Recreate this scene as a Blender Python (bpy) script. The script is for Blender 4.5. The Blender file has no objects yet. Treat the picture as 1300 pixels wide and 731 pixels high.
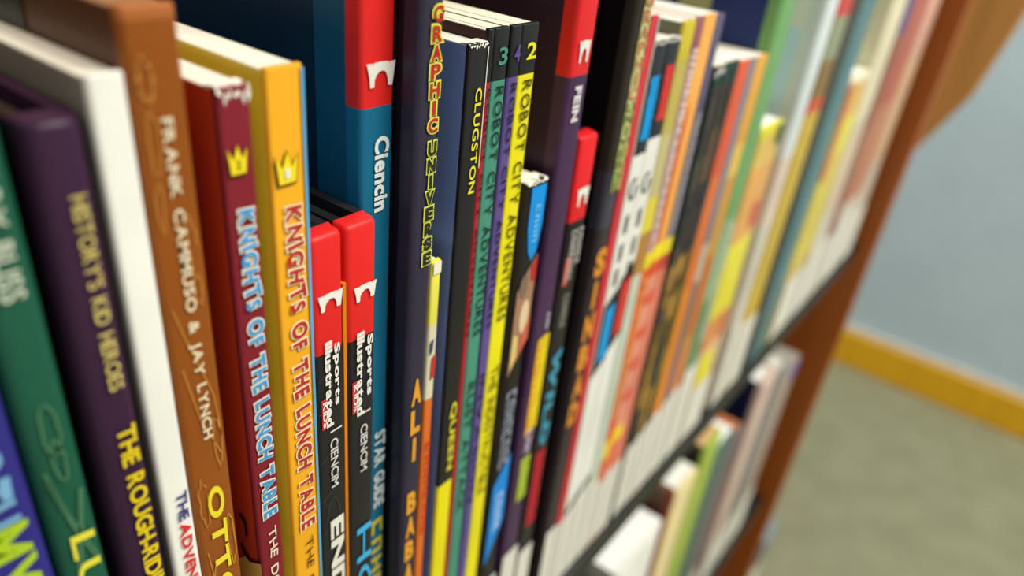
import bpy, bmesh, math, random
from mathutils import Vector, Matrix
random.seed(7)
SC = bpy.context.scene
COL = SC.collection
# ------------------------------------------------------------------ camera, world, lights
U = 0.1            # one layout unit = 10 cm
Z0 = 1.06          # height of the camera above the carpet
F = 940.0          # focal length in pixels of the 1300 px wide frame
RW = ((0.60149541, -0.7923075, 0.10223545),
      (-0.34334504, -0.37193988, -0.86242386),
      (0.72133034, 0.48364196, -0.49575498))
cam = bpy.data.cameras.new('camera')
cam.lens = F * 36 / 1300
cam.sensor_width = 36
cam.clip_start = 0.005
cam.dof.use_dof = True
cam.dof.focus_distance = 0.160
cam.dof.aperture_fstop = 7.2
co = bpy.data.objects.new('camera', cam)
COL.objects.link(co)
m = Matrix.Identity(4)
for i in range(3):
    m[i][0] = RW[0][i]
    m[i][1] = -RW[1][i]
    m[i][2] = -RW[2][i]
co.matrix_world = Matrix.Translation((0, -U, Z0)) @ m
SC.camera = co

w = bpy.data.worlds.new('world')
SC.world = w
w.use_nodes = True
bg = w.node_tree.nodes['Background']
bg.inputs[0].default_value = (1.0, 0.98, 0.93, 1)
bg.inputs[1].default_value = 0.50


def area(name, loc, target, sx, sy, power, color=(1, 0.97, 0.9)):
    l = bpy.data.lights.new(name, 'AREA')
    l.shape = 'RECTANGLE'
    l.size, l.size_y = sx, sy
    l.energy = power
    l.color = color
    o = bpy.data.objects.new(name, l)
    COL.objects.link(o)
    o.location = loc
    o.rotation_euler = (Vector(target) - Vector(loc)).to_track_quat('-Z', 'Y').to_euler()
    return o


area('ceiling_lamp', (0.45, -0.95, 2.7), (0.4, 0, 0.9), 1.2, 0.6, 28)
area('ceiling_lamp_far', (1.25, -1.2, 2.7), (1.6, 0.2, 0.6), 1.2, 0.6, 38)
vs = SC.view_settings
vs.view_transform = 'Standard'
vs.look = 'None'
vs.gamma = 1
vs.use_curve_mapping = False
vs.exposure = 0.0

# ------------------------------------------------------------------ helpers


def W(x, y, z):
    return Vector((x * U, y * U, z * U + Z0))


def sp(u, v, y=0.0):
    """photo pixel -> (X, Z) on the plane the spines stand in (used to read sizes)"""
    a, b = (u - 650) / F, (v - 365.5) / F
    d = [RW[0][i] * a + RW[1][i] * b + RW[2][i] for i in range(3)]
    t = (y + 1) / d[1]
    return d[0] * t, d[2] * t


def sx(u, v, X):
    a, b = (u - 650) / F, (v - 365.5) / F
    d = [RW[0][i] * a + RW[1][i] * b + RW[2][i] for i in range(3)]
    t = X / d[0]
    return d[1] * t - 1, d[2] * t


def lin(c):
    return tuple((v / 12.92 if v <= 0.04045 else ((v + 0.055) / 1.055) ** 2.4) for v in (k / 255 for k in c))


MATS = {}


def mat(c, rough=0.36, var=0.08, kind='cover', scale=25.0, spec=0.22, bump=0.0):
    key = (c, rough, var, kind, scale, spec, bump)
    if key in MATS:
        return MATS[key]
    M = bpy.data.materials.new(kind + '_%02x%02x%02x' % c)
    M.use_nodes = True
    nt = M.node_tree
    p = nt.nodes['Principled BSDF']
    p.inputs['Roughness'].default_value = rough
    p.inputs['Specular IOR Level'].default_value = spec
    L = lin(c)
    tc = nt.nodes.new('ShaderNodeTexCoord')
    n = nt.nodes.new('ShaderNodeTexNoise')
    n.inputs['Scale'].default_value = scale
    n.inputs['Detail'].default_value = 4
    mp = nt.nodes.new('ShaderNodeMapping')
    if kind == 'pages':
        mp.inputs['Scale'].default_value = (900, 6, 12)
        n.inputs['Scale'].default_value = 1.0
    if kind == 'wood':
        mp.inputs['Scale'].default_value = (30, 30, 1.6)
        n.inputs['Scale'].default_value = 3.0
    nt.links.new(tc.outputs['Object'], mp.inputs[0])
    nt.links.new(mp.outputs[0], n.inputs['Vector'])
    r = nt.nodes.new('ShaderNodeValToRGB')
    r.color_ramp.elements[0].position = 0.3
    r.color_ramp.elements[1].position = 0.7
    r.color_ramp.elements[0].color = tuple(v * (1 - var) for v in L) + (1,)
    r.color_ramp.elements[1].color = tuple(min(1, v * (1 + var)) for v in L) + (1,)
    nt.links.new(n.outputs[0], r.inputs[0])
    nt.links.new(r.outputs[0], p.inputs['Base Color'])
    if bump:
        b = nt.nodes.new('ShaderNodeBump')
        b.inputs['Strength'].default_value = bump
        b.inputs['Distance'].default_value = 0.001
        nt.links.new(n.outputs[0], b.inputs['Height'])
        nt.links.new(b.outputs[0], p.inputs['Normal'])
    MATS[key] = M
    return M


def ink(c):
    return mat(c, 0.45, 0.04, 'ink', 40.0)


def paper(c=(238, 232, 212)):
    return mat(c, 0.8, 0.07, 'pages', 1.0, 0.2)


def obj(name, verts, faces, mats, parent=None, fm=None, smooth=False, local=True):
    me = bpy.data.meshes.new(name)
    off = parent_origin(parent)
    me.from_pydata([W(*v) - off for v in verts], [], faces)
    for k in (mats if isinstance(mats, (list, tuple)) else [mats]):
        me.materials.append(k)
    if fm:
        for f, i in zip(me.polygons, fm):
            f.material_index = i
    if smooth:
        for f in me.polygons:
            f.use_smooth = True
    bm = bmesh.new()
    bm.from_mesh(me)
    bmesh.ops.recalc_face_normals(bm, faces=bm.faces)
    bm.to_mesh(me)
    bm.free()
    o = bpy.data.objects.new(name, me)
    COL.objects.link(o)
    if parent:
        o.parent = parent
    return o


ORI = {}


def parent_origin(p):
    v = Vector((0, 0, 0))
    while p is not None:
        v = v + p.location
        p = p.parent
    return v


def empty(name, x, y, z, label, cat, group=None):
    o = bpy.data.objects.new(name, None)
    o.empty_display_size = 0.01
    COL.objects.link(o)
    o.location = W(x, y, z)
    o['label'] = label
    o['category'] = cat
    if cat == 'book':
        o['group'] = 'books on the lower shelf' if z < -5 else 'books on the upper shelf'
    return o


def box(a, b):
    (x0, y0, z0), (x1, y1, z1) = a, b
    v = [(x0, y0, z0), (x1, y0, z0), (x1, y1, z0), (x0, y1, z0), (x0, y0, z1), (x1, y0, z1), (x1, y1, z1), (x0, y1, z1)]
    f = [(0, 1, 2, 3), (4, 5, 6, 7), (0, 1, 5, 4), (1, 2, 6, 5), (2, 3, 7, 6), (3, 0, 4, 7)]
    return v, f


def bevel(o, wid, seg=2):
    b = o.modifiers.new('bevel', 'BEVEL')
    b.width = wid * U
    b.segments = seg
    b.limit_method = 'ANGLE'
    return o


def boxo(name, a, b, m, parent=None, bev=0.0):
    v, f = box(a, b)
    o = obj(name, v, f, m, parent)
    if bev:
        bevel(o, bev)
    return o


# ---- lettering -----------------------------------------------------
GL = {}


def glyph(ch, bold=0.0):
    k = (ch, bold)
    if k in GL:
        return GL[k]
    cu = bpy.data.curves.new('glyph', 'FONT')
    cu.body = ch
    cu.offset = bold
    cu.resolution_u = 4
    o = bpy.data.objects.new('glyph', cu)
    COL.objects.link(o)
    dg = bpy.context.evaluated_depsgraph_get()
    me = bpy.data.meshes.new_from_object(o.evaluated_get(dg))
    vs_ = [(v.co.x, v.co.y) for v in me.vertices]
    fs = [tuple(p.vertices) for p in me.polygons]
    bpy.data.objects.remove(o)
    bpy.data.curves.remove(cu)
    bpy.data.meshes.remove(me)
    GL[k] = (vs_, fs)
    return GL[k]


def bounds(v):
    return min(a for a, b in v), max(a for a, b in v), min(b for a, b in v), max(b for a, b in v)


def lay(text, bold, out, gap, jit, rs, big=0.0, mono=0.0):
    """lay letters along +x; returns [(base verts, faces, outline verts, faces)], total bounds"""
    x = 0.0
    res = []
    allv = []
    for ch in text:
        if ch == ' ':
            x += 0.42
            continue
        v, f = glyph(ch, bold)
        if not v:
            continue
        b = bounds(v)
        ang = rs.uniform(-jit, jit)
        s = 1 + rs.uniform(-big, big)
        cx, cy = (b[0] + b[1]) / 2, (b[2] + b[3]) / 2
        ww = (b[1] - b[0])
        dx = x - b[0]
        dy = rs.uniform(-jit, jit) * 0.25
        ca, sa = math.cos(ang), math.sin(ang)

        def tr(q):
            px, py = (q[0] - cx) * s, (q[1] - cy) * s
            return (px * ca - py * sa + cx + dx, px * sa + py * ca + cy + dy)
        bv = [tr(q) for q in v]
        ov, of = ([], [])
        if out:
            ov, of = glyph(ch, bold + out)
            ov = [tr(q) for q in ov]
        res.append((bv, f, ov, of))
        allv += bv
        x += max(ww, mono) + gap
    return res, bounds(allv)


def write(parent, name, text, x0, x1, z0, z1, color, y=0.0, bold=0.01, out=0.0, outc=None, gap=0.09, jit=0.0, big=0.0,
          stacked=False, seed=1, taper=0.0, lift=0.0035, label=None):
    """lettering printed on a spine: reads downward from z0 to z1, letter feet at x0 and heads at x1; stacked = upright letters"""
    rs = random.Random(seed)
    V, FC, OV, OF = [], [], [], []
    if not stacked:
        res, b = lay(text, bold, out, gap, jit, rs, big)

        def mp(q, yy):
            nx = (q[0] - b[0]) / (b[1] - b[0])
            ny = (q[1] - b[2]) / (b[3] - b[2])
            return (x0 + (x1 - x0) * ny, yy, z0 + (z1 - z0) * nx)
    else:
        n = len(text)
        res = []
        b = None
        for i, ch in enumerate(text):
            if ch == ' ':
                continue
            v, f = glyph(ch, bold)
            bb = bounds(v)
            sxw = (bb[1] - bb[0])
            h = (z0 - z1) / n
            zc = z0 - (i + 0.5) * h
            wx = (x1 - x0) * (0.35 if ch == 'I' else 1.0)
            xc = (x0 + x1) / 2

            def tr(q):
                return (xc + ((q[0] - bb[0]) / sxw - 0.5) * wx, zc + ((q[1] - bb[2]) / (bb[3] - bb[2]) - 0.5) * h * 0.84)
            ov, of = ([], [])
            if out:
                ov, of = glyph(ch, bold + out)
            res.append(([tr(q) for q in v], f, [tr(q) for q in ov], of))

        def mp(q, yy):
            return (q[0], yy, q[1])
    for bv, f, ov, of in res:
        k = len(V)
        V += [mp(q, y - lift - (0.0015 if out else 0)) for q in bv]
        FC += [tuple(i + k for i in t) for t in f]
        k = len(OV)
        OV += [mp(q, y - lift) for q in ov]
        OF += [tuple(i + k for i in t) for t in of]
    o = obj(name, V, FC, ink(color), parent)
    if label:
        o['label'] = label
    if out:
        obj('letter_outline', OV, OF, ink(outc), o)
    return o


def scrawl(parent, name, x0, x1, z0, z1, color, n, y=0.0, seed=3, lift=0.0035, color2=None):
    """a row of small printed marks too blurred in the photograph to read"""
    rs = random.Random(seed)
    V, FC, FM = [], [], []
    h = (z0 - z1) / n
    for i in range(n):
        za = z0 - i * h
        zb = za - h * rs.uniform(0.68, 0.86)
        k = rs.randint(0, 3)
        w_ = x1 - x0
        t = h * 0.22
        R = [(x0, za - (za - zb) * 0.5 + t / 2, x1, za - (za - zb) * 0.5 - t / 2)]
        if k == 0:
            R = [(x0, za, x1, za - t), (x0, zb + t, x1, zb), (x0 + w_ * .4, za - t, x0 + w_ * .6, zb + t)]
        elif k == 1:
            R = [(x0, za, x1, za - t), (x1 - w_ * .22, za - t, x1, zb), (x0, za - t, x0 + w_ * .22, zb)]
        elif k == 2:
            R = [(x0, za, x1, za - t), (x0, za - t, x0 + w_ * .25, zb), (x0 + w_ * .45, za - t, x0 + w_ * .65, zb)]
        else:
            R = [(x0, za, x1, za - t), (x0, zb + t, x1, zb), (x1 - w_ * .2, za - t, x1, zb + t)]
        for a, b_, c, d in R:
            q = len(V)
            V += [(a, y - lift, b_), (c, y - lift, b_), (c, y - lift, d), (a, y - lift, d)]
            FC.append((q, q + 1, q + 2, q + 3))
            FM.append(1 if (color2 and i % 2) else 0)
    return obj(name, V, FC, [ink(color)] + ([ink(color2)] if color2 else []), parent, FM)


def patch(parent, name, pts, color, y=0.0, lift=0.003, m=None):
    return obj(name, [(a, y - lift, b) for a, b in pts], [tuple(range(len(pts)))], m or ink(color), parent)


def rect(x0, x1, z0, z1):
    return [(x0, z0), (x1, z0), (x1, z1), (x0, z1)]


def ribbon(parent, name, lines, wid, color, y=0.0, lift=0.0025):
    """thin drawn lines printed on a spine"""
    V, FC = [], []
    for pts in lines:
        n = len(pts)
        q0 = len(V)
        for i in range(n):
            a = pts[max(0, i - 1)]
            b = pts[min(n - 1, i + 1)]
            dx, dz = b[0] - a[0], b[1] - a[1]
            l = math.hypot(dx, dz) or 1
            nx, nz = -dz / l * wid / 2, dx / l * wid / 2
            V += [(pts[i][0] + nx, y - lift, pts[i][1] + nz), (pts[i][0] - nx, y - lift, pts[i][1] - nz)]
        for i in range(n - 1):
            k = q0 + 2 * i
            FC.append((k, k + 1, k + 3, k + 2))
    return obj(name, V, FC, ink(color), parent)


def loop(cx, cz, rx, rz, a0=0, a1=360, n=18, wob=0.0, seed=0):
    rs = random.Random(seed)
    r = []
    for i in range(n + 1):
        a = math.radians(a0 + (a1 - a0) * i / n)
        k = 1 + rs.uniform(-wob, wob)
        r.append((cx + rx * k * math.cos(a), cz + rz * k * math.sin(a)))
    return r


def emblem(parent, x0, x1, z0, z1, color=(240, 236, 224), y=0.0):
    P = [(0, 1), (.22, .98), (.235, .9), (.25, 1), (.5, 1.03), (.76, 1), (.785, .9), (.8, .98), (1, 1), (.95, .5), (.9, 0), (.745, .02), (.73, .33), (.66, .58), (.56, .66),
         (.44, .62), (.33, .5), (.27, .3), (.26, .02), (.12, 0), (.09, .45), (.04, .75)]
    return patch(parent, 'emblem', [(x0 + (x1 - x0) * a, z1 + (z0 - z1) * b) for a, b in P], color, y, 0.0036)


def crown(parent, x0, x1, z0, z1, num):
    P = [(.12, 0), (.88, 0), (1, .86), (.74, .5), (.52, 1), (.28, .5), (0, .9)]

    def q(a, b, g=0.0):
        return (x0 + (x1 - x0) * (a + (a - .5) * g), z1 + (z0 - z1) * (b + (b - .45) * g))
    o = patch(parent, 'crown_mark', [q(a, b) for a, b in P], (250, 226, 40), 0, 0.005)
    patch(o, 'crown_outline', [q(a, b, .16) for a, b in P], (120, 72, 20), 0, 0.0035)
    write(o, 'number', num, x0 + (x1 - x0) * .38, x0 + (x1 - x0) * .62, z1 + (z0 - z1) * .52, z1 + (z0 - z1) * .15, (240, 240, 210) if num == '1' else (90, 70, 20), 0,
          stacked=True, lift=0.0065)
    return o


# ---- books ---------------------------------------------------------
ZB = -2.87


def book(kind, xl, xr, zt, segs, left, label, right=None, y=0.0, depth=1.7, zb=ZB, page=(238, 232, 212), hard=False, group=None, cat='book',
         rnd=None, art=(), bulge=0.0, torn=None, drop=None, hinge=None):
    """one book. segs: [(lower z, colour), ...] printed bands of the spine from the top down"""
    rnd = (min(0.022, (xr - xl) * 0.28)) if rnd is None else rnd
    t = 0.022 if hard else 0.006
    yr = y + rnd + (0.03 if hard else 0.006)
    root = empty(kind, (xl + xr) / 2, y + depth / 2, zb, label, cat, group)
    zs = [zt]
    cols = []
    for z, c in segs:
        zs.append(max(z, zb))
        cols.append(c)
    zs[-1] = zb
    # spine outline (left to right), rounded corners and optional bulge
    front = []
    n = 5
    for i in range(n + 1):
        a = math.radians(90 * i / n)
        front.append((xl + rnd - rnd * math.cos(a), y + rnd - rnd * math.sin(a)))
    for i in range(n + 1):
        a = math.radians(90 * i / n)
        front.append((xr - rnd + rnd * math.sin(a), y + rnd - rnd * math.cos(a)))
    if bulge:
        xm, hw = (xl + xr) / 2, (xr - xl) / 2
        front = [(a, b + bulge * ((a - xm) / hw) ** 2) for a, b in front]
    prof = [(xl, yr)] + front + [(xr, yr)]
    k = len(prof)
    bv = 0.012 if hard else 0.003
    rings = [(zt, bv), (zt - bv * 0.3, bv * 0.3), (zt - bv, 0.0)] + [(z, 0.0) for z in zs[1:]]
    V = []
    for z, ins in rings:
        for a, b in prof:
            f = 1 if b < yr - 1e-6 else 0
            V.append((a + (ins * 0.5 if a < (xl + xr) / 2 else -ins * 0.5) * f, b + ins * f, z))
    ucol = []
    for c in cols:
        if c not in ucol:
            ucol.append(c)
    FC, FM = [], []
    for i in range(len(rings) - 1):
        c = ucol.index(cols[max(0, i - 2)])
        for j in range(k):
            FC.append((i * k + j, i * k + (j + 1) % k, (i + 1) * k + (j + 1) % k, (i + 1) * k + j))
            FM.append(c)
    FC.append(tuple(range(k)))
    FM.append(ucol.index(cols[0]))
    e = (len(rings) - 1) * k
    FC.append(tuple(range(e + k - 1, e - 1, -1)))
    FM.append(ucol.index(cols[-1]))
    s = obj('spine', V, FC, [mat(c) for c in ucol], root, FM, smooth=True)
    s.data.set_sharp_from_angle(angle=math.radians(50))
    # boards
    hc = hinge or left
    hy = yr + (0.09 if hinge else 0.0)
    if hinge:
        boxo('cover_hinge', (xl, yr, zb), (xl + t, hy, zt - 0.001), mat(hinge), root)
    zc = zt - (0.001 if hard else 0.006)
    boxo('front_cover', (xl, hy, zb), (xl + t, y + depth, zc), mat(left), root)
    boxo('back_cover', (xr - t, yr, zb), (xr, y + depth, zc), mat(right or segs[-1][1]), root)
    pm = t + 0.001 if hard else 0.0015
    ins = 0.03 if hard else (0.004 if drop is None else drop)
    pg = boxo('page_block', (xl + pm, yr + 0.0005, zb + (0.03 if hard else 0)), (xr - pm, y + depth - (0.03 if hard else 0.001), zt - ins), paper(page), root)
    for (ya, yb, za, zb_, c) in art:
        obj('cover_print', [(xl - 0.002, ya, za), (xl - 0.002, yb, za), (xl - 0.002, yb, zb_), (xl - 0.002, ya, zb_)], [(0, 1, 2, 3)], mat(c), root)
    if torn:
        rs = random.Random(int(xl * 1000))
        V, FC = [], []
        # ragged strip of bare white paper where the spine head has worn through
        nx = 14
        for i in range(nx + 1):
            a = xl + (xr - xl) * i / nx
            bowl = bulge * (2 * i / nx - 1) ** 2
            d = torn * rs.uniform(0.35, 1.0)
            d *= 1.0 if i % 2 else 0.55
            V += [(a, yr + 0.02, zt + 0.001), (a, y + bowl + 0.002, zt + rs.uniform(-.002, .002)), (a, y + bowl - 0.0012, zt - d)]
        for i in range(nx):
            q = 3 * i
            FC += [(q, q + 1, q + 4, q + 3), (q + 1, q + 2, q + 5, q + 4)]
        obj('torn_paper', V, FC, mat((236, 230, 214), 0.9, 0.1, 'torn', 60, 0.1), root)['label'] = 'torn white paper'
    return root


def slabel(parent, x0, x1, zt, zb, y=0.0, color=(226, 222, 206), marks=0):
    """white library label wrapped over the foot of a spine"""
    g = (x1 - x0) * 0.03
    o = patch(parent, 'spine_label', [(x0 + g, zt), (x1 - g, zt), (x1 - g, zb), (x0 + g, zb)], color, y, 0.0045, mat(color, 0.6, 0.03, 'label', 30))
    return o


WH = (238, 236, 222)
BK = (26, 24, 26)

# ------------------------------------------------------------------ room
def tag(o, **k):
    for a, b in k.items():
        o[a] = b
    return o


def stucco(name, c1, c2, scale, rough=0.9):
    M = bpy.data.materials.new(name)
    M.use_nodes = True
    nt = M.node_tree
    p = nt.nodes['Principled BSDF']
    p.inputs['Roughness'].default_value = rough
    p.inputs['Specular IOR Level'].default_value = 0.15
    tc = nt.nodes.new('ShaderNodeTexCoord')
    n1 = nt.nodes.new('ShaderNodeTexNoise')
    n1.inputs['Scale'].default_value = scale
    n1.inputs['Detail'].default_value = 6
    n2 = nt.nodes.new('ShaderNodeTexNoise')
    n2.inputs['Scale'].default_value = scale * 14
    mx = nt.nodes.new('ShaderNodeMath')
    mx.operation = 'ADD'
    r = nt.nodes.new('ShaderNodeValToRGB')
    r.color_ramp.elements[0].position = 0.35
    r.color_ramp.elements[1].position = 0.65
    r.color_ramp.elements[0].color = lin(c1) + (1,)
    r.color_ramp.elements[1].color = lin(c2) + (1,)
    sc = nt.nodes.new('ShaderNodeMath')
    sc.operation = 'MULTIPLY_ADD'
    sc.inputs[1].default_value = 0.4
    nt.links.new(tc.outputs['Object'], n1.inputs['Vector'])
    nt.links.new(tc.outputs['Object'], n2.inputs['Vector'])
    sub = nt.nodes.new('ShaderNodeMath')
    sub.operation = 'SUBTRACT'
    sub.inputs[1].default_value = 0.5
    nt.links.new(n2.outputs[0], sub.inputs[0])
    nt.links.new(sub.outputs[0], sc.inputs[0])
    nt.links.new(n1.outputs[0], sc.inputs[2])
    nt.links.new(sc.outputs[0], r.inputs[0])
    nt.links.new(r.outputs[0], p.inputs['Base Color'])
    b = nt.nodes.new('ShaderNodeBump')
    b.inputs['Strength'].default_value = 0.4
    b.inputs['Distance'].default_value = 0.002
    nt.links.new(n2.outputs[0], b.inputs['Height'])
    nt.links.new(b.outputs[0], p.inputs['Normal'])
    return M


ZF = -Z0 / U
XW = 18.95
tag(boxo('floor', (-12, -30, ZF - 0.5), (XW + 1.2, 14, ZF), stucco('carpet', (139, 140, 112), (149, 150, 122), 14)), kind='structure')
tag(boxo('wall_right', (XW, -30, ZF), (XW + 1.2, 14, 16), stucco('wall_paint', (182, 204, 216), (190, 212, 223), 4)), kind='structure')
v, f = box((XW - 0.22, -30, ZF), (XW, 14, ZF + 0.98))
tag(bevel(obj('baseboard_right', v, f, mat((226, 172, 20), 0.3, 0.06, 'wood', 25.0, 0.5)), 0.06, 3), kind='structure')

tag(boxo('pale_strip_1', (XW - 0.16, -30, ZF + 0.98), (XW, 14, ZF + 1.1), mat((206, 198, 180), 0.5, 0.05, 'pale_strip')), kind='structure')  # pale strip along the top of the baseboard

# ------------------------------------------------------------------ bookcase
wood = mat((168, 88, 22), 0.38, 0.12, 'wood', 25.0, 0.4)
wood_l = mat((206, 152, 80), 0.4, 0.1, 'wood', 25.0, 0.4)
dark = mat((28, 30, 25), 0.45, 0.06, 'shelf', 25.0, 0.4)
bc = empty('bookcase', 3, 1.2, ZF, 'tall brown wooden bookcase holding both rows of books', 'bookcase')
XP = 7.42
boxo('side_panel', (XP, -0.17, ZF), (XP + 0.15, 2.5, 2.2), wood, bc, 0.02)
boxo('side_panel', (-2.6, -0.16, ZF), (-2.4, 2.5, 2.2), wood, bc, 0.02)
boxo('back_panel', (-2.4, 2.4, ZF), (XP, 2.5, 2.2), wood, bc)
boxo('plinth', (-2.4, 0.1, ZF), (XP, 0.25, ZF + 0.9), wood, bc)
for zt, nm in ((-2.87, 'shelf'), (-6.3, 'shelf')):
    s_ = boxo(nm, (-2.4, -0.03, zt - 0.15), (XP, 2.4, zt - 0.001), dark, bc, 0.01)
    s_['label'] = 'dark grey shelf board'
boxo('shelf', (-2.4, -0.03, ZF + 0.75), (XP, 2.4, ZF + 0.9), dark, bc, 0.01)

# paler unit beyond it, with a raked side
P = [(-0.9, 2.4), (-0.48, -0.8), (-0.33, -1.6), (0.0, -2.3), (0.35, -2.9), (0.35, ZF), (3.2, ZF), (3.2, 2.4)]
n = len(P)
V = [(9.0, a, b) for a, b in P] + [(9.25, a, b) for a, b in P]
FC = [tuple(range(n)), tuple(range(2 * n - 1, n - 1, -1))] + [(i, (i + 1) % n, n + (i + 1) % n, n + i) for i in range(n)]
dr = empty('display_rack', 9.6, 1.5, ZF, 'light wooden rack with a raked side beyond the bookcase, against the blue wall', 'rack')
bevel(obj('side_panel', V, FC, wood_l, dr), 0.02)
boxo('side_panel', (14.2, 1.3, ZF), (14.45, 3.2, 2.4), wood_l, dr, 0.02)
for zz in (-9.6, -6.2, -3.2):
    boxo('shelf', (9.25, 1.3, zz - 0.18), (14.2, 3.1, zz), wood_l, dr)
boxo('back_panel', (9.25, 3.1, ZF), (14.2, 3.2, 2.4), wood_l, dr)
# ------------------------------------------------------------------ upper row, left to right
X = lambda u, v: sp(u, v)[0]
Z = lambda u, v: sp(u, v)[1]

b = book('paperback_book', 0.12, 0.266, -0.50, [(ZB, (48, 44, 122))], (40, 36, 100), 'deep blue book at the left edge with lime and pale blue lettering')
write(b, 'title', 'EARTH', .165, .243, Z(2, 500), Z(30, 655), (126, 178, 214), bold=.03, gap=.06, jit=.05)
write(b, 'title', 'MYSTERY', .155, .248, Z(25, 658), Z(25, 658) - .42, (176, 206, 40), bold=.03, gap=.05, jit=.05)

b = book('hardcover_book', 0.271, 0.345, -0.29, [(ZB, (28, 84, 62))], (24, 66, 50), 'dark green book with faint scribbled drawings and white lettering on its spine', hard=True, bulge=.006)
write(b, 'author', 'HARRY BLISS', .292, .323, Z(0, 150), Z(27, 378), (206, 214, 190), bold=.02, gap=.07)
write(b, 'title', 'LUKE', .292, .332, Z(105, 672), Z(105, 672) - .30, (232, 224, 66), bold=.015, gap=.09, jit=.1)
dl = [loop(.308, -.80, .017, .05, wob=.1, seed=1), loop(.31, -.86, .012, .04, wob=.15, seed=2), [(.275, -.87), (.30, -.97), (.342, -1.09)], [(.341, -.93), (.32, -1.02), (.29, -1.12)],
      [(.277, -.89), (.30, -.99), (.341, -1.11)], [(.335, -.93), (.315, -1.01), (.285, -1.11)], loop(.30, -1.22, .02, .05, 20, 300, wob=.08, seed=3), loop(.298, -1.25, .01, .03, wob=.2, seed=5)]
dl = [[(.308 + (p - .308) * .68, q) for p, q in k] for k in dl]
ribbon(b, 'drawing', dl, .004, (74, 122, 88))

b = book('hardcover_book', 0.366, 0.446, -0.345, [(ZB, (56, 30, 54))], (36, 30, 28), 'dark purple hardcover with gold and yellow lettering on a dull spine', hard=True, page=(62, 40, 60), bulge=.012)
write(b, 'series', "HISTORY'S KID HEROES", .401, .425, Z(104, 245), Z(147, 494), (206, 186, 106), bold=.02, gap=.05)
write(b, 'title', 'THE ROUGH-RIDING ADVENTURE', .397, .429, Z(157, 540), -1.58, (236, 206, 30), bold=.03, gap=.04, jit=.07)

b = book('hardcover_book', 0.452, 0.5035, -0.295, [(ZB, (232, 230, 218))], (150, 148, 136), 'white book with small navy and red lettering low on its spine', bulge=.0, rnd=.008)  # left cover of the white book greyed to hold its shade
write(b, 'title', 'THE', .473, .496, Z(224, 626), Z(228, 662), (40, 44, 120), bold=.02, gap=.05, jit=.15)
write(b, 'title', 'ADVENTURES', .470, .494, Z(229, 664), -1.42, (224, 44, 40), bold=.03, gap=.03, jit=.15)

b = book('paperback_book', 0.506, 0.5895, -0.213, [(-.232, (170, 100, 48)), (ZB, (150, 82, 26))], (84, 50, 30), 'tall brown book with cream lettering, yellow title and faint orange drawings', rnd=.012, page=(150, 108, 70),  # left cover colour darkened to carry the shade on that side
         art=((.28, 1.6, -.214, ZB, (34, 44, 40)),))
write(b, 'author', 'FRANK CAMMUSO & JAY LYNCH', .537, .561, Z(212, 148), Z(260, 557), (238, 222, 184), bold=.025, gap=.09)
write(b, 'title', "OTTO'S", .531, .567, Z(268, 618), -1.50, (244, 224, 50), bold=.03, gap=.1, jit=.12)
dl = [loop(.523, -.31, .013, .03, wob=.2, seed=i) for i in (1, 2)] + [loop(.572, -.58, .011, .05, 0, 300, wob=.25, seed=4), loop(.524, -.40, .010, .05, wob=.3, seed=6), [(.512, -.68), (.53, -.74), (.578, -.88), (.586, -.98)],
      [(.515, -.80), (.54, -.92), (.58, -1.02)], loop(.575, -.99, .010, .06, wob=.2, seed=8), loop(.521, -1.12, .012, .06, 40, 380, wob=.25, seed=9), loop(.578, -1.25, .009, .07, wob=.2, seed=11),
      [(.512, -1.25), (.52, -1.33), (.54, -1.40)], [(.53, -1.28), (.515, -1.36), (.51, -1.42)], loop(.573, -.66, .008, .03, wob=.3, seed=12), loop(.518, -.50, .008, .04, wob=.3, seed=13)]
dl = [[(.548 + (p - .548) * .8, q) for p, q in k] for k in dl]
ribbon(b, 'drawing', dl, .002, (206, 142, 66))

b = book('paperback_book', 0.6365, 0.6955, -0.338, [(ZB, (126, 32, 42))], (204, 70, 40), 'dark red paperback with a small yellow crown and blue letters edged in cream', right=(236, 210, 110), torn=.035, rnd=.008)  # unseen back cover made yellowish so no red bounces onto the next book
T = 'KNIGHTS OF THE LUNCH TABLE'
write(b, 'title', T, .650, .686, Z(307, 265), Z(340, 655), (62, 158, 216), bold=.03, out=.075, outc=(244, 232, 212), gap=.15, jit=.13, big=.06, seed=4)
write(b, 'subtitle', 'THE DODGEBALL', .656, .679, Z(344, 668), -1.72, (238, 220, 192), bold=.015, gap=.1, jit=.15, seed=5)
crown(b, X(287, 200), X(312, 200), Z(300, 183), Z(300, 220), '2')
q = [(304, 655), (311, 668), (313, 682), (307, 693), (312, 703), (320, 712), (331, 715), (340, 690), (340, 731), (345, 790), (304, 790)]
xa = .634
pts = [sx(u, v_, xa) for u, v_ in ((302, 708), (312, 706), (320, 714), (331, 716), (340, 800), (302, 800))]
obj('cover_print', [(xa, a, c) for a, c in pts], [tuple(range(len(pts)))], mat((226, 196, 104)), b)
pl = [sx(u, v_, xa - .001) for u, v_ in ((304, 652), (311, 664), (313, 680), (306, 690), (311, 702), (318, 712), (331, 715))]
V, FC = [], []
for a, c in pl:
    V += [(xa - .001, a - .004, c + .006), (xa - .001, a + .004, c - .006)]
for i in range(len(pl) - 1):
    FC.append((2 * i, 2 * i + 1, 2 * i + 3, 2 * i + 2))
obj('cover_line', V, FC, ink((40, 16, 12)), b)

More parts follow.
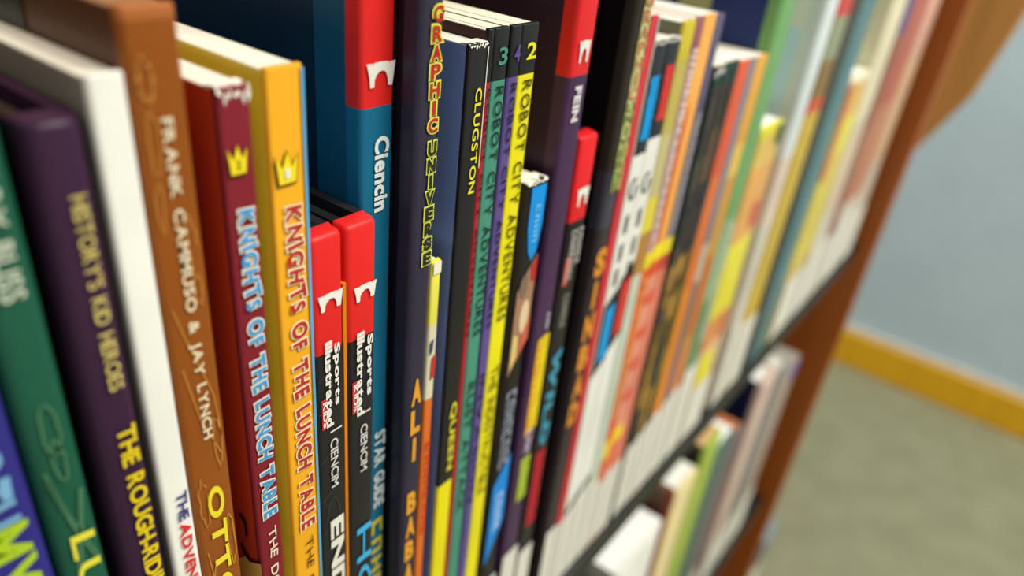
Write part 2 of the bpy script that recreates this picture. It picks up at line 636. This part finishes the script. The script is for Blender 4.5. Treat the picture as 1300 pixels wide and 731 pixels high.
b = book('paperback_book', 0.7255, 0.799, -0.320, [(ZB, (236, 168, 34))], (226, 204, 70), 'golden yellow paperback with a crown and red letters edged in cream', right=(96, 172, 218), rnd=.006)
patch(b, 'edge_strip', rect(.792, .7985, -.325, ZB), (96, 172, 218))
write(b, 'title', T, .744, .785, Z(364, 262), Z(389, 668), (190, 48, 40), bold=.03, out=.075, outc=(248, 230, 186), gap=.15, jit=.13, big=.06, seed=4)
write(b, 'subtitle', 'THE DRAGON', .753, .776, Z(392, 680), -1.80, (92, 50, 22), bold=.0, gap=.12, jit=.15, seed=5)
crown(b, X(348, 210), X(376, 210), Z(362, 192), Z(362, 232), '1')

b = book('hardcover_book', 0.802, 0.8800, -0.648, [(-.9185, (226, 40, 36)), (ZB, (38, 36, 36))], (32, 30, 30), 'black sports book with red cap and large white word at its spine foot', hard=True, page=(196, 194, 180), rnd=.012)
emblem(b, X(402, 378), X(433.8, 360), Z(402, 378), Z(407, 397))
write(b, 'series', 'Sports', .846, .866, Z(426, 434), Z(431, 510), (240, 236, 224), bold=.04, gap=.03)
write(b, 'series', 'Illustrated', .825, .845, Z(417, 432), Z(424, 537), (240, 236, 224), bold=.04, gap=.02)
patch(b, 'tag_box', rect(.813, .829, -1.035, -1.118), (206, 50, 48))
write(b, 'series', 'KIDS', .815, .827, -1.042, -1.112, (250, 240, 230), bold=.02, gap=.06, lift=.0045)
patch(b, 'bar', rect(.835, .868, -1.133, -1.138), (226, 222, 214))
write(b, 'subject', 'CIENCIM', .834, .856, -1.158, -1.305, (226, 222, 214), bold=.01, gap=.08)
write(b, 'title', 'END ZONE', .828, .870, Z(425, 657), -2.15, (236, 232, 214), bold=.04, gap=.05)
ribbon(b, 'drawing', [[(.806, z - .012), (.812, z - .012), (.845, z + .012), (.872, z + .012)] for z in (-.97, -1.06, -1.2, -1.32, -1.43, -1.50)] + [loop(.84, -1.42, .02, .08, 0, 180)], .002, (70, 68, 66))

b = book('hardcover_book', 0.891, 0.9715, -0.650, [(-.925, (228, 40, 36)), (ZB, (38, 36, 38))], (30, 30, 30), 'black sports book with a red cap and blue letters at the foot of its spine', hard=True, page=(44, 40, 40), rnd=.012)
boxo('cover_edge', (.8825, .004, ZB), (.8905, .05, -.775), mat((224, 132, 24)), b)['label'] = 'orange cover edge'
emblem(b, X(448, 366), X(478.3, 349) - .004, Z(448, 366), Z(452, 384))
write(b, 'series', 'Sports', .939, .961, Z(470, 422), Z(473, 496), (240, 236, 224), bold=.04, gap=.03)
write(b, 'series', 'Illustrated', .913, .935, Z(460, 419), Z(463, 522), (240, 236, 224), bold=.04, gap=.02)
patch(b, 'tag_box', rect(.900, .916, -1.035, -1.125), (206, 50, 48))
write(b, 'series', 'KIDS', .902, .914, -1.042, -1.118, (250, 240, 230), bold=.02, gap=.06, lift=.0045)
patch(b, 'bar', rect(.922, .955, -1.135, -1.140), (226, 222, 214))
write(b, 'subject', 'CIENCIM', .924, .946, -1.172, -1.318, (226, 222, 214), bold=.01, gap=.08)
write(b, 'title', 'HOCKEY', .912, .962, Z(458, 668), -2.4, (70, 178, 226), bold=.0, gap=.1)

D1 = 0.06
b = book('hardcover_book', 0.982, 1.074, 0.02, [(-.422 * (1 + D1), (226, 40, 36)), (ZB, (22, 106, 140))], (14, 44, 66), 'tall teal hardcover with a red cap standing behind two short black books', y=D1, hard=True, hinge=(20, 84, 112), rnd=.012)  # left cover colour darkened by its shade; lighter hinge strip paints a reflection


def s1(u, v, y):
    return sp(u, v, y)


emblem(b, s1(464, 95, D1)[0], s1(500, 95, D1)[0], s1(484, 78, D1)[1], s1(484, 109, D1)[1], y=D1)
zt_, zb_ = s1(484, 172, D1)[1], s1(484, 266, D1)[1]
write(b, 'subject', 'Ciencin', s1(474, 220, D1)[0], s1(492, 220, D1)[0], zt_, zb_, (232, 236, 230), y=D1, bold=.04, gap=.05)
write(b, 'title', 'STAR GUIDE', s1(474, 590, D1)[0], s1(487, 590, D1)[0], s1(481, 546, D1)[1], s1(481, 640, D1)[1], (214, 222, 220), y=D1, bold=.04, gap=.05)
scrawl(b, 'subtitle', s1(470, 695, D1)[0] + .002, s1(483, 695, D1)[0], s1(477, 658, D1)[1], -2.3, (206, 194, 50), 9, y=D1)

b = book('hardcover_book', 1.080, 1.148, 0.03, [(ZB, (50, 46, 62))], (24, 22, 30), 'tall dark indigo book with stacked red and yellow letters above orange ones', hard=True, rnd=.016, right=(90, 70, 60))
write(b, 'series', 'GRAPHIC', 1.109, 1.137, Z(555, 4), Z(546, 170), (196, 44, 34), bold=.03, out=.10, outc=(226, 226, 90), stacked=True)
write(b, 'series', 'UNIVERSE', 1.112, 1.137, Z(545, 178), Z(540, 336), (44, 42, 44), bold=.045, out=.09, outc=(214, 218, 84), stacked=True)
write(b, 'title', 'ALI BABA', 1.096, 1.131, Z(529, 477), Z(521, 735), (236, 164, 44), bold=.05, stacked=True)

b = book('paperback_book', 1.150, 1.182, -0.822, [(-1.0, (232, 224, 84)), (-1.23, (222, 214, 180)), (ZB, (226, 112, 36))], (206, 190, 60),
         'small thin book, yellow above and orange below, tucked beside the indigo book', right=(110, 50, 36), rnd=.006)
patch(b, 'picture', [(1.155, -1.05), (1.168, -1.04), (1.166, -1.075), (1.156, -1.09)], (60, 70, 110))
patch(b, 'picture', [(1.165, -1.10), (1.18, -1.09), (1.178, -1.16), (1.163, -1.17)], (196, 56, 46))
scrawl(b, 'title', 1.160, 1.176, -1.38, -1.75, (206, 60, 30), 8)
patch(b, 'worn_corner', rect(1.153, 1.179, -.823, -.855), (240, 238, 214))

b = book('paperback_book', 1.231, 1.292, -0.335, [(-1.60, (36, 34, 32)), (ZB, (240, 226, 14))], (124, 152, 214), 'blue sided paperback with a black spine, yellow lettering and a yellow foot', right=(228, 224, 210), torn=.015, rnd=.005, art=((.09, 1.5, -.342, ZB, (50, 82, 140)),))  # darker panel is plain cover; paler strip by the spine paints its gloss
write(b, 'author', 'CLUGSTON', 1.257, 1.279, Z(603, 112), Z(594, 246), (240, 226, 40), bold=.015, gap=.1)
write(b, 'title', 'QUEEN', 1.254, 1.283, Z(572, 512), Z(568, 596), (226, 214, 40), bold=.03, gap=.08)
patch(b, 'edge_strip', rect(1.2885, 1.2915, -.345, -.62), (226, 222, 208))

T = 'ROBOT CITY ADVENTURES'


def robot(xl, xr, c, left, num, label, drop_t, sub):
    b = book('comic_book', xl, xr, -.31, [(-.425, (34, 34, 32)), (ZB, c)], left, label, rnd=.006, depth=1.6, page=(240, 232, 204))
    w_ = xr - xl
    ic = tuple(int(k * .34) for k in c)
    if num:
        write(b, 'number', num, xl + w_ * .30, xl + w_ * .88, -.348, -.394, c, bold=.02, stacked=True)
    write(b, 'title', T, xl + w_ * .28, xl + w_ * .84, -.437, Z(625, 412) if w_ > .03 else -1.1, ic, bold=.01, gap=.14, jit=.06, seed=8)
    if sub:
        write(b, 'subtitle', sub, xl + w_ * .25, xl + w_ * .8, -1.27, -1.78, tuple(int(k * .5) for k in c), bold=.01, gap=.1)
    return b


robot(1.2935, 1.3125, (172, 40, 52), (60, 30, 30), '', 'thin red comic hidden between the black spined paperback and the teal comic', 0, '')
robot(1.3145, 1.3665, (74, 146, 122), (36, 34, 34), '3', 'teal comic numbered 3 with a black cap', 0, 'RUST ATTACK')
robot(1.3755, 1.4135, (98, 78, 142), (30, 28, 32), '4', 'purple comic numbered 4 with a black cap', 0, 'INVASION')
robot(1.4150, 1.4790, (240, 228, 22), (40, 36, 30), '2', 'bright yellow comic numbered 2 with a black cap', 0, 'THE INDESTRUCTIBLE')

b = book('paperback_book', 1.513, 1.602, -0.722, [(ZB, (38, 34, 30))], (150, 146, 120), 'short thick paperback with a blue tab and printed picture, behind the yellow comic', torn=.012, rnd=.02, page=(240, 236, 220))
patch(b, 'blue_tab', [(1.530, -.735), (1.597, -.735), (1.597, -.86), (1.585, -.94), (1.565, -.965), (1.545, -.93), (1.530, -.85)], (18, 146, 226), m=ink((18, 146, 226)))
scrawl(b, 'series', 1.555, 1.575, -.79, -.91, (120, 200, 240), 4, lift=.005)
patch(b, 'picture', [(1.517, -1.05), (1.560, -.99), (1.598, -.95), (1.598, -1.24), (1.517, -1.35)], (172, 128, 100))
patch(b, 'picture', [(1.57, -.985), (1.598, -.955), (1.598, -1.04), (1.575, -1.03)], (190, 44, 48), lift=.0045)
patch(b, 'picture', loop(1.565, -1.15, .022, .06, n=12), (232, 206, 160), lift=.0045)
patch(b, 'picture', loop(1.545, -1.04, .02, .04, n=12), (130, 108, 90), lift=.0047)
patch(b, 'picture', [(1.56, -1.22), (1.598, -1.15), (1.598, -1.24), (1.55, -1.3)], (206, 100, 80), lift=.005)
patch(b, 'picture', [(1.52, -1.2), (1.545, -1.21), (1.55, -1.29), (1.52, -1.33)], (230, 200, 120), lift=.005)
scrawl(b, 'title', 1.530, 1.58, -1.42, -1.75, (150, 156, 170), 8)
patch(b, 'picture', [(1.517, -1.81), (1.598, -1.70), (1.598, -2.02), (1.517, -2.20)], (26, 138, 220))
scrawl(b, 'author', 1.54, 1.575, -1.86, -2.05, (190, 220, 240), 5, lift=.005)
slabel(b, 1.513, 1.602, -2.3, -2.85)

b = book('hardcover_book', 1.640, 1.738, 0.03, [(-.462, (226, 36, 38)), (ZB, (72, 44, 78))], (46, 24, 52), 'tall purple hardcover with a red cap and bright yellow block lettering', hard=True, rnd=.014)
emblem(b, 1.664, 1.715, X(747, 55) * 0 - .372, -.428)
write(b, 'series', 'FEIN', 1.672, 1.705, -.488, -.585, (226, 222, 220), bold=.05, gap=.06)
scrawl(b, 'title', 1.70, 1.715, -1.20, -1.26, (226, 220, 226), 3)
scrawl(b, 'title', 1.672, 1.728, Z(692, 425), Z(680, 540), (236, 196, 30), 7, color2=(240, 214, 24))
patch(b, 'letter_backing', rect(1.668, 1.695, Z(692, 428), Z(680, 542)), (230, 150, 40))  # printed colour behind the title letters
patch(b, 'letter_backing', rect(1.695, 1.732, Z(692, 424), Z(680, 538)), (232, 206, 24))
scrawl(b, 'title', 1.68, 1.715, Z(672, 545), Z(666, 575), (226, 200, 220), 3)
patch(b, 'letter_backing', rect(1.675, 1.725, Z(668, 580), Z(660, 632)), (168, 184, 50))
scrawl(b, 'title', 1.672, 1.728, Z(668, 578), Z(660, 634), (178, 196, 60), 4)
slabel(b, 1.640, 1.738, -2.26, -2.85)

b = book('hardcover_book', 1.752, 1.848, -0.644, [(-.91, (226, 30, 34)), (ZB, (36, 32, 34))], (24, 22, 24), 'short red capped black book with blue and red lettering beside the tall purple one', hard=True, rnd=.012, page=(60, 54, 54))
emblem(b, 1.772, 1.835, -.805, -.862)
scrawl(b, 'series', 1.815, 1.84, -.94, -1.07, (200, 194, 184), 6)
scrawl(b, 'series', 1.775, 1.805, -.94, -1.12, (200, 194, 184), 9)
patch(b, 'tag_box', rect(1.765, 1.79, -1.03, -1.13), (206, 90, 84))
scrawl(b, 'subject', 1.785, 1.815, -1.17, -1.3, (150, 144, 136), 6)
write(b, 'title', 'WILD', 1.772, 1.832, -1.385, -1.80, (66, 154, 180), bold=.06, gap=.12, jit=.2)
scrawl(b, 'title', 1.768, 1.828, -1.83, -2.22, (196, 30, 48), 6)
patch(b, 'letter_backing', rect(1.775, 1.82, -1.84, -2.21), (180, 22, 42), lift=.002)
slabel(b, 1.752, 1.848, -2.34, -2.85)

b = book('hardcover_book', 1.958, 2.042, 0.03, [(-.80, (58, 54, 46)), (-1.0, (66, 66, 78)), (ZB, (58, 48, 50))], (18, 15, 16), 'tall black sided book with pale stacked letters and an orange title', hard=True, rnd=.016, bulge=.004)
patch(b, 'series_band', rect(1.984, 2.032, -.25, -.87), (206, 206, 140), lift=.002)
write(b, 'series', 'GRAPHIC', 1.985, 2.03, -.27, -.58, (196, 110, 80), bold=.02, out=.06, outc=(206, 208, 130), stacked=True)
write(b, 'series', 'UNIVERSE', 1.985, 2.03, -.58, -.87, (90, 100, 60), bold=.02, out=.06, outc=(206, 214, 110), stacked=True)
write(b, 'title', 'SINBAD', 1.965, 2.03, -1.06, -1.84, (226, 146, 50), bold=.06, stacked=True)
slabel(b, 1.958, 2.042, -2.4, -2.85)

b = book('comic_book', 2.046, 2.094, -0.34, [(ZB, (206, 52, 62))], (160, 50, 50), 'thin red comic with a pale edge, left of two black and white comics', right=(206, 196, 180), rnd=.005)
patch(b, 'edge_strip', rect(2.083, 2.0935, -.345, -2.4), (196, 184, 168))
slabel(b, 2.046, 2.094, -2.42, -2.85)


def bw(xl, xr, c, label, seed, zz):
    b = book('comic_book', xl, xr, -.42, [(zz, (38, 38, 40)), (ZB, (240, 238, 226))], (40, 40, 42), label, rnd=.005, page=(240, 236, 220), torn=.015)
    w_ = xr - xl
    scrawl(b, 'author', xl + w_ * .2, xl + w_ * .85, -.525 if c[0] < 100 else -.50, -.735 if c[0] < 100 else -.685, c, 7, seed=seed)
    patch(b, 'letter_backing', rect(xl + w_ * .3, xl + w_ * .8, -.53 if c[0] < 100 else -.505, -.73 if c[0] < 100 else -.68), c, lift=.002)
    for i, zc in enumerate((-.90, -1.03, -1.14, -1.24)):
        o_ = loop(xl + w_ * .5, zc, w_ * .26, .035, 60 if i == 0 else 0, 380 if i == 0 else 360)
        if i == 0:
            ribbon(b, 'title', [o_], w_ * .13, (40, 42, 40))
        else:
            patch(b, 'title', [(xl + w_ * .36, zc + .03), (xl + w_ * .6, zc + .04), (xl + w_ * .6, zc - .03), (xl + w_ * .36, zc - .04)], (50, 54, 52))
    s0 = -1.33 if c[0] < 100 else -1.25
    patch(b, 'picture', [(xl + .002, s0 - .02), (xr - .002, s0 + .04), (xr - .002, s0 - .28), (xl + .002, s0 - .34)], (28, 28, 30))
    patch(b, 'picture', [(xl + w_ * .2, s0 - .04), (xl + w_ * .85, s0 - .02), (xl + w_ * .85, s0 - .26), (xl + w_ * .2, s0 - .28)], c, lift=.0045)
    zq = -2.36 + (0 if c[0] < 100 else .05)
    patch(b, 'picture', [(xl + .002, zq - .02), (xr - .002, zq + .04), (xr - .002, zq), (xl + .002, zq - .06)], (44, 46, 40))
    slabel(b, xl, xr, zq - .08, -2.85)
    return b


bw(2.098, 2.186, (14, 158, 226), 'black and white comic with a bright blue author strip', 5, -.78)
bw(2.189, 2.280, (222, 54, 48), 'black and white comic with a bright red author strip', 9, -.74)

segs_o = [(-.98, (214, 196, 80)), (-1.02, (226, 210, 60)), (-1.14, (150, 120, 60)), (-1.22, (226, 206, 40)), (-1.6, (226, 98, 40)), (-2.0, (220, 118, 86)), (-2.15, (232, 90, 46)), (-2.26, (238, 206, 30)), (ZB, (226, 112, 84))]
b = book('comic_book', 2.284, 2.372, -.375, [(-.5, (206, 184, 40)), (-.75, (196, 178, 84)), (-.98, (200, 190, 130)), (-1.12, (226, 210, 60)), (-1.3, (180, 130, 60)), (-1.4, (206, 212, 190)), (ZB, (196, 206, 186))], (110, 110, 90), 'olive yellow comic with a pale lower spine, right of the black and white pair', rnd=.006, page=(240, 236, 220))
slabel(b, 2.284, 2.372, -2.36, -2.85)
b = book('comic_book', 2.376, 2.436, -.372, [(-.48, (150, 88, 96)), (-1.23, (196, 150, 140)), (-1.30, (244, 220, 40)), (-1.72, (234, 100, 40)), (-2.05, (226, 130, 84)), (-2.18, (232, 88, 40)), (-2.28, (244, 212, 24)), (ZB, (226, 112, 76))], (150, 60, 60), 'comic with blurred white lettering on mauve, orange below a yellow band', rnd=.006, page=(240, 236, 220))
scrawl(b, 'title', 2.386, 2.426, -.47, -1.2, (236, 220, 216), 16, seed=4)
scrawl(b, 'title', 2.386, 2.426, -1.35, -2.0, (240, 160, 60), 12, seed=14)
slabel(b, 2.376, 2.436, -2.42, -2.85)
b = book('comic_book', 2.440, 2.534, -.368, [(-1.22, (240, 168, 76)), (-1.29, (248, 226, 30)), (-1.36, (220, 80, 50)), (-2.14, (234, 150, 124)), (-2.22, (248, 216, 24)), (ZB, (230, 116, 88))], (200, 120, 60), 'orange comic turning salmon pink below a slanting yellow band', rnd=.006, page=(240, 236, 220))
patch(b, 'picture', [(2.442, -.75), (2.47, -.65), (2.46, -1.2), (2.442, -1.2)], (236, 110, 40))
for zc in (-1.45, -1.62, -1.78, -1.95):
    patch(b, 'picture', [(2.45, zc), (2.525, zc + .02), (2.525, zc - .05), (2.45, zc - .04)], (226, 92, 70))
slabel(b, 2.440, 2.534, -2.40, -2.85)
b = book('comic_book', 2.538, 2.604, -.372, [(-.75, (90, 84, 110)), (-1.22, (120, 116, 128)), (-1.29, (240, 220, 40)), (-1.36, (190, 70, 50)), (ZB, (224, 130, 106))], (60, 56, 70), 'grey violet comic with pale lettering beside the orange comic', rnd=.006, page=(240, 236, 220))
scrawl(b, 'title', 2.552, 2.592, -.72, -1.2, (176, 172, 180), 14, seed=6)
slabel(b, 2.538, 2.604, -2.40, -2.85)

DG = [(2.640, 2.722, (40, 46, 38), 'dark comic with a worn white head, first of the dark picture comics', 21), (2.726, 2.800, (74, 58, 44), 'dark brown comic with a mottled picture, middle of the dark picture comics', 22), (2.804, 2.868, (48, 50, 36), 'dark olive comic beside the thin orange red comic', 23)]
for xl, xr, c, lb, sd in DG:
    rs = random.Random(sd)
    b = book('comic_book', xl, xr, -.56, [(-.64, (18, 52, 36)), (ZB, c)], (30, 30, 28), lb, rnd=.006, page=(240, 236, 220), torn=.05 if sd == 21 else None, depth=1.4)
    zc = -.68
    while zc > -2.25:
        h = rs.uniform(.05, .14)
        cc = rs.choice([(104, 80, 56), (60, 54, 48), (92, 58, 44), (70, 70, 60)] if zc > -1.05 else ([(54, 56, 60), (44, 48, 50)] if zc > -1.3 else [(170, 128, 66), (120, 96, 40), (110, 110, 40), (90, 74, 70), (196, 150, 60)]))
        if sd == 23 and zc < -1.5:
            cc = rs.choice([(104, 116, 50), (130, 120, 40), (86, 100, 46)])
        a0, a1 = xl + (xr - xl) * rs.uniform(.05, .3), xl + (xr - xl) * rs.uniform(.65, .97)
        patch(b, 'picture', [(a0, zc), (a1, zc + h * .3), (a1 - .005, zc - h * .8), (a0 + .004, zc - h)], cc)
        zc -= h * 1.1
    slabel(b, xl, xr, -2.38 + .02 * (sd - 21), -2.85)

b = book('comic_book', 2.872, 2.982, -.572, [(-1.05, (216, 86, 46)), (-1.6, (220, 112, 40)), (ZB, (226, 134, 34))], (130, 50, 30), 'thin orange red comic between dark comics and a grey one', rnd=.006, page=(240, 236, 220), depth=1.4)
slabel(b, 2.872, 2.982, -2.32, -2.85)
b = book('comic_book', 2.986, 3.062, -.575, [(-1.4, (128, 124, 132)), (-1.6, (190, 180, 160)), (ZB, (136, 110, 112))], (90, 88, 96), 'thin grey comic between orange red and golden ones', rnd=.006, page=(240, 236, 220), depth=1.4)
slabel(b, 2.986, 3.062, -2.30, -2.85)
b = book('comic_book', 3.066, 3.186, -.575, [(-.95, (220, 160, 56)), (-1.1, (226, 190, 80)), (-2.0, (206, 150, 60)), (ZB, (214, 130, 66))], (150, 110, 50), 'golden comic at the right end of the low group, beside the tall green book', rnd=.006, page=(240, 236, 220), depth=1.4)
patch(b, 'picture', rect(3.09, 3.16, -1.5, -1.95), (206, 104, 60))
slabel(b, 3.066, 3.186, -2.28, -2.85)

b = book('hardcover_book', 3.196, 3.380, 0.1, [(-1.35, (112, 162, 96)), (-1.8, (150, 178, 136)), (ZB, (108, 146, 104))], (30, 52, 104), 'tall green spined book with a navy blue cover', hard=True, rnd=.03)
obj('cover_print', [(3.194, .30, .05), (3.194, .45, .05), (3.194, .45, -.46), (3.194, .30, -.46)], [(0, 1, 2, 3)], mat((150, 160, 110)), b)
scrawl(b, 'title', 3.29, 3.36, -1.4, -2.1, (214, 222, 190), 12, seed=31)
slabel(b, 3.196, 3.380, -2.22, -2.85)
b = book('paperback_book', 3.400, 3.71, -.95, [(-1.0, (216, 206, 50)), (-1.15, (226, 190, 96)), (-1.55, (232, 172, 92)), (-2.0, (236, 224, 64)), (-2.2, (228, 150, 90)), (ZB, (226, 190, 150))], (230, 186, 110), 'short peach and yellow paperback in front of a pale blue cover', rnd=.02, page=(246, 244, 232))
patch(b, 'picture', rect(3.62, 3.70, -.96, -1.06), (60, 84, 20))
patch(b, 'picture', rect(3.58, 3.68, -1.36, -1.5), (220, 100, 84))
patch(b, 'picture', rect(3.58, 3.66, -2.02, -2.18), (214, 120, 80))
patch(b, 'picture', rect(3.42, 3.62, -2.24, -2.46), (236, 224, 40))
slabel(b, 3.400, 3.71, -2.47, -2.85)
b = book('hardcover_book', 3.88, 4.06, 0.1, [(-1.2, (216, 224, 222)), (-1.6, (226, 208, 190)), (ZB, (214, 208, 192))], (226, 234, 226), 'tall pale grey blue hardcover with a white spine', rnd=.03, hard=True, art=((.09, 1.6, .09, -.55, (238, 242, 226)), (.09, 1.6, -.55, -1.2, (206, 238, 248)),))
slabel(b, 3.88, 4.06, -2.26, -2.85)
b = book('hardcover_book', 4.08, 4.34, 0.1, [(-.50, (206, 70, 60)), (-.72, (150, 156, 120)), (-.92, (140, 110, 50)), (-1.0, (214, 84, 40)), (ZB, (208, 176, 56))], (170, 160, 120), 'tall book with a golden spine topped by olive brown and red', rnd=.02)
scrawl(b, 'title', 4.15, 4.28, -1.1, -1.7, (226, 200, 90), 8, seed=41)
slabel(b, 4.08, 4.34, -2.32, -2.85)
b = book('comic_book', 4.36, 4.52, 0.1, [(-1.5, (62, 64, 50)), (ZB, (48, 50, 42))], (40, 40, 32), 'added dark filler for the dark gap between golden and slate blue books', rnd=.01)  # dark solid added where only the dark gap between books shows
b = book('hardcover_book', 4.56, 4.86, 0.1, [(ZB, (86, 122, 124))], (40, 46, 36), 'slate blue green hardcover left of a short yellow book', rnd=.03, hard=True)
b = book('paperback_book', 4.90, 5.36, -.92, [(-.98, (236, 226, 190)), (-1.2, (230, 190, 90)), (-1.45, (236, 228, 80)), (-2.2, (222, 204, 84)), (ZB, (214, 190, 96))], (220, 90, 66), 'short yellow book with a red side at the far end', rnd=.03, page=(248, 246, 236))
patch(b, 'edge_strip', rect(4.91, 5.03, -.95, -1.6), (222, 130, 90))
slabel(b, 4.90, 5.36, -2.35, -2.85)
b = book('hardcover_book', 5.38, 5.78, 0.1, [(-1.3, (226, 216, 180)), (-2.0, (220, 200, 170)), (ZB, (214, 206, 184))], (228, 224, 184), 'tall cream hardcover rising behind the short yellow book', rnd=.03, hard=True)
slabel(b, 5.38, 5.78, -2.25, -2.85)
b = book('hardcover_book', 5.80, 6.06, 0.1, [(-.75, (104, 84, 130)), (-1.4, (150, 92, 72)), (ZB, (160, 110, 90))], (140, 90, 80), 'thin violet brown book right of the tall cream one', rnd=.02)
slabel(b, 5.80, 6.06, -2.3, -2.85)
b = book('hardcover_book', 6.10, 6.62, 0.1, [(-1.3, (182, 98, 76)), (-2.1, (196, 130, 96)), (ZB, (214, 206, 186))], (150, 70, 50), 'red brown hardcover second from the bookcase end', rnd=.03, hard=True)
slabel(b, 6.10, 6.62, -2.25, -2.85)
b = book('hardcover_book', 6.66, 7.12, 0.1, [(-1.0, (222, 172, 150)), (-1.9, (216, 178, 140)), (ZB, (206, 190, 170))], (190, 130, 110), 'pale pink hardcover, last before the wooden end panel', rnd=.03, hard=True, right=(130, 40, 50))
slabel(b, 6.66, 7.12, -2.35, -2.85)

# ------------------------------------------------------------------ lower row
ZL = -6.30


def low(xl, xr, zt, c, left, label, page=(244, 242, 232), hard=False, segs=None, kind='paperback_book', y=0.02, lab=True, art=()):
    b = book(kind, xl, xr, zt, segs or [(ZL, c)], left, label, zb=ZL, page=page, hard=hard, rnd=.03, depth=1.6, y=y, art=art)
    if lab:
        slabel(b, xl, xr, ZL + .75, ZL + .1, y=y)
    return b


low(2.62, 3.02, -3.84, (52, 54, 48), (50, 50, 44), 'dark grey book in the lower row, left of the thick white topped one', page=(74, 76, 66))
low(3.05, 3.66, -3.70, (232, 230, 218), (200, 196, 184), 'thick white book with a broad white top in the lower row', page=(246, 246, 240))
low(3.72, 3.79, -3.52, (120, 40, 30), (92, 60, 42), 'thin maroon book with a brown side in the lower row', page=(110, 72, 50))
low(3.81, 4.18, -3.60, (226, 208, 150), (98, 62, 44), 'cream and yellow book beside a thin maroon one in the lower row', kind='hardcover_book', page=(240, 240, 226))
low(4.25, 4.54, -3.46, (160, 182, 74), (44, 40, 34), 'lime green book with a peach top in the lower row', page=(214, 170, 116))
low(4.58, 4.98, -3.74, (84, 104, 92), (150, 170, 60), 'slate green book with a bright white top in the lower row', page=(246, 246, 244))
low(5.02, 5.22, -3.84, (120, 100, 104), (206, 110, 60), 'dusky book with orange and violet top edge in the lower row', page=(196, 120, 70))
low(5.48, 5.84, -3.58, (206, 180, 164), (24, 32, 72), 'pinkish beige book with a navy cover in the lower row', page=(246, 246, 236), hard=True, kind='hardcover_book')
low(5.88, 6.20, -3.70, (120, 120, 116), (150, 146, 132), 'grey book near the end of the lower row', page=(216, 214, 196))
b = low(6.24, 6.70, -3.86, (166, 150, 136), (140, 134, 120), 'last beige book of the lower row with a blue scrap on its head', page=(156, 152, 138))
patch(b, 'paper_scrap', rect(6.45, 6.68, -3.88, -4.05), (96, 116, 190), y=.02, lift=.006)

# ------------------------------------------------------------------ small box on the carpet
bx = empty('storage_box', 8.6, 0.2, ZF, 'small white box with a blue grey lid on the carpet past the bookcase', 'box')
bevel(boxo('box_body', (8.35, -0.12, ZF), (8.85, 0.5, -8.35), mat((236, 230, 206), 0.7, 0.05, 'card'), bx), 0.02)
bevel(boxo('lid', (8.33, -0.14, -8.35), (8.87, 0.52, -7.8), mat((130, 142, 150), 0.6, 0.05, 'card'), bx), 0.02)
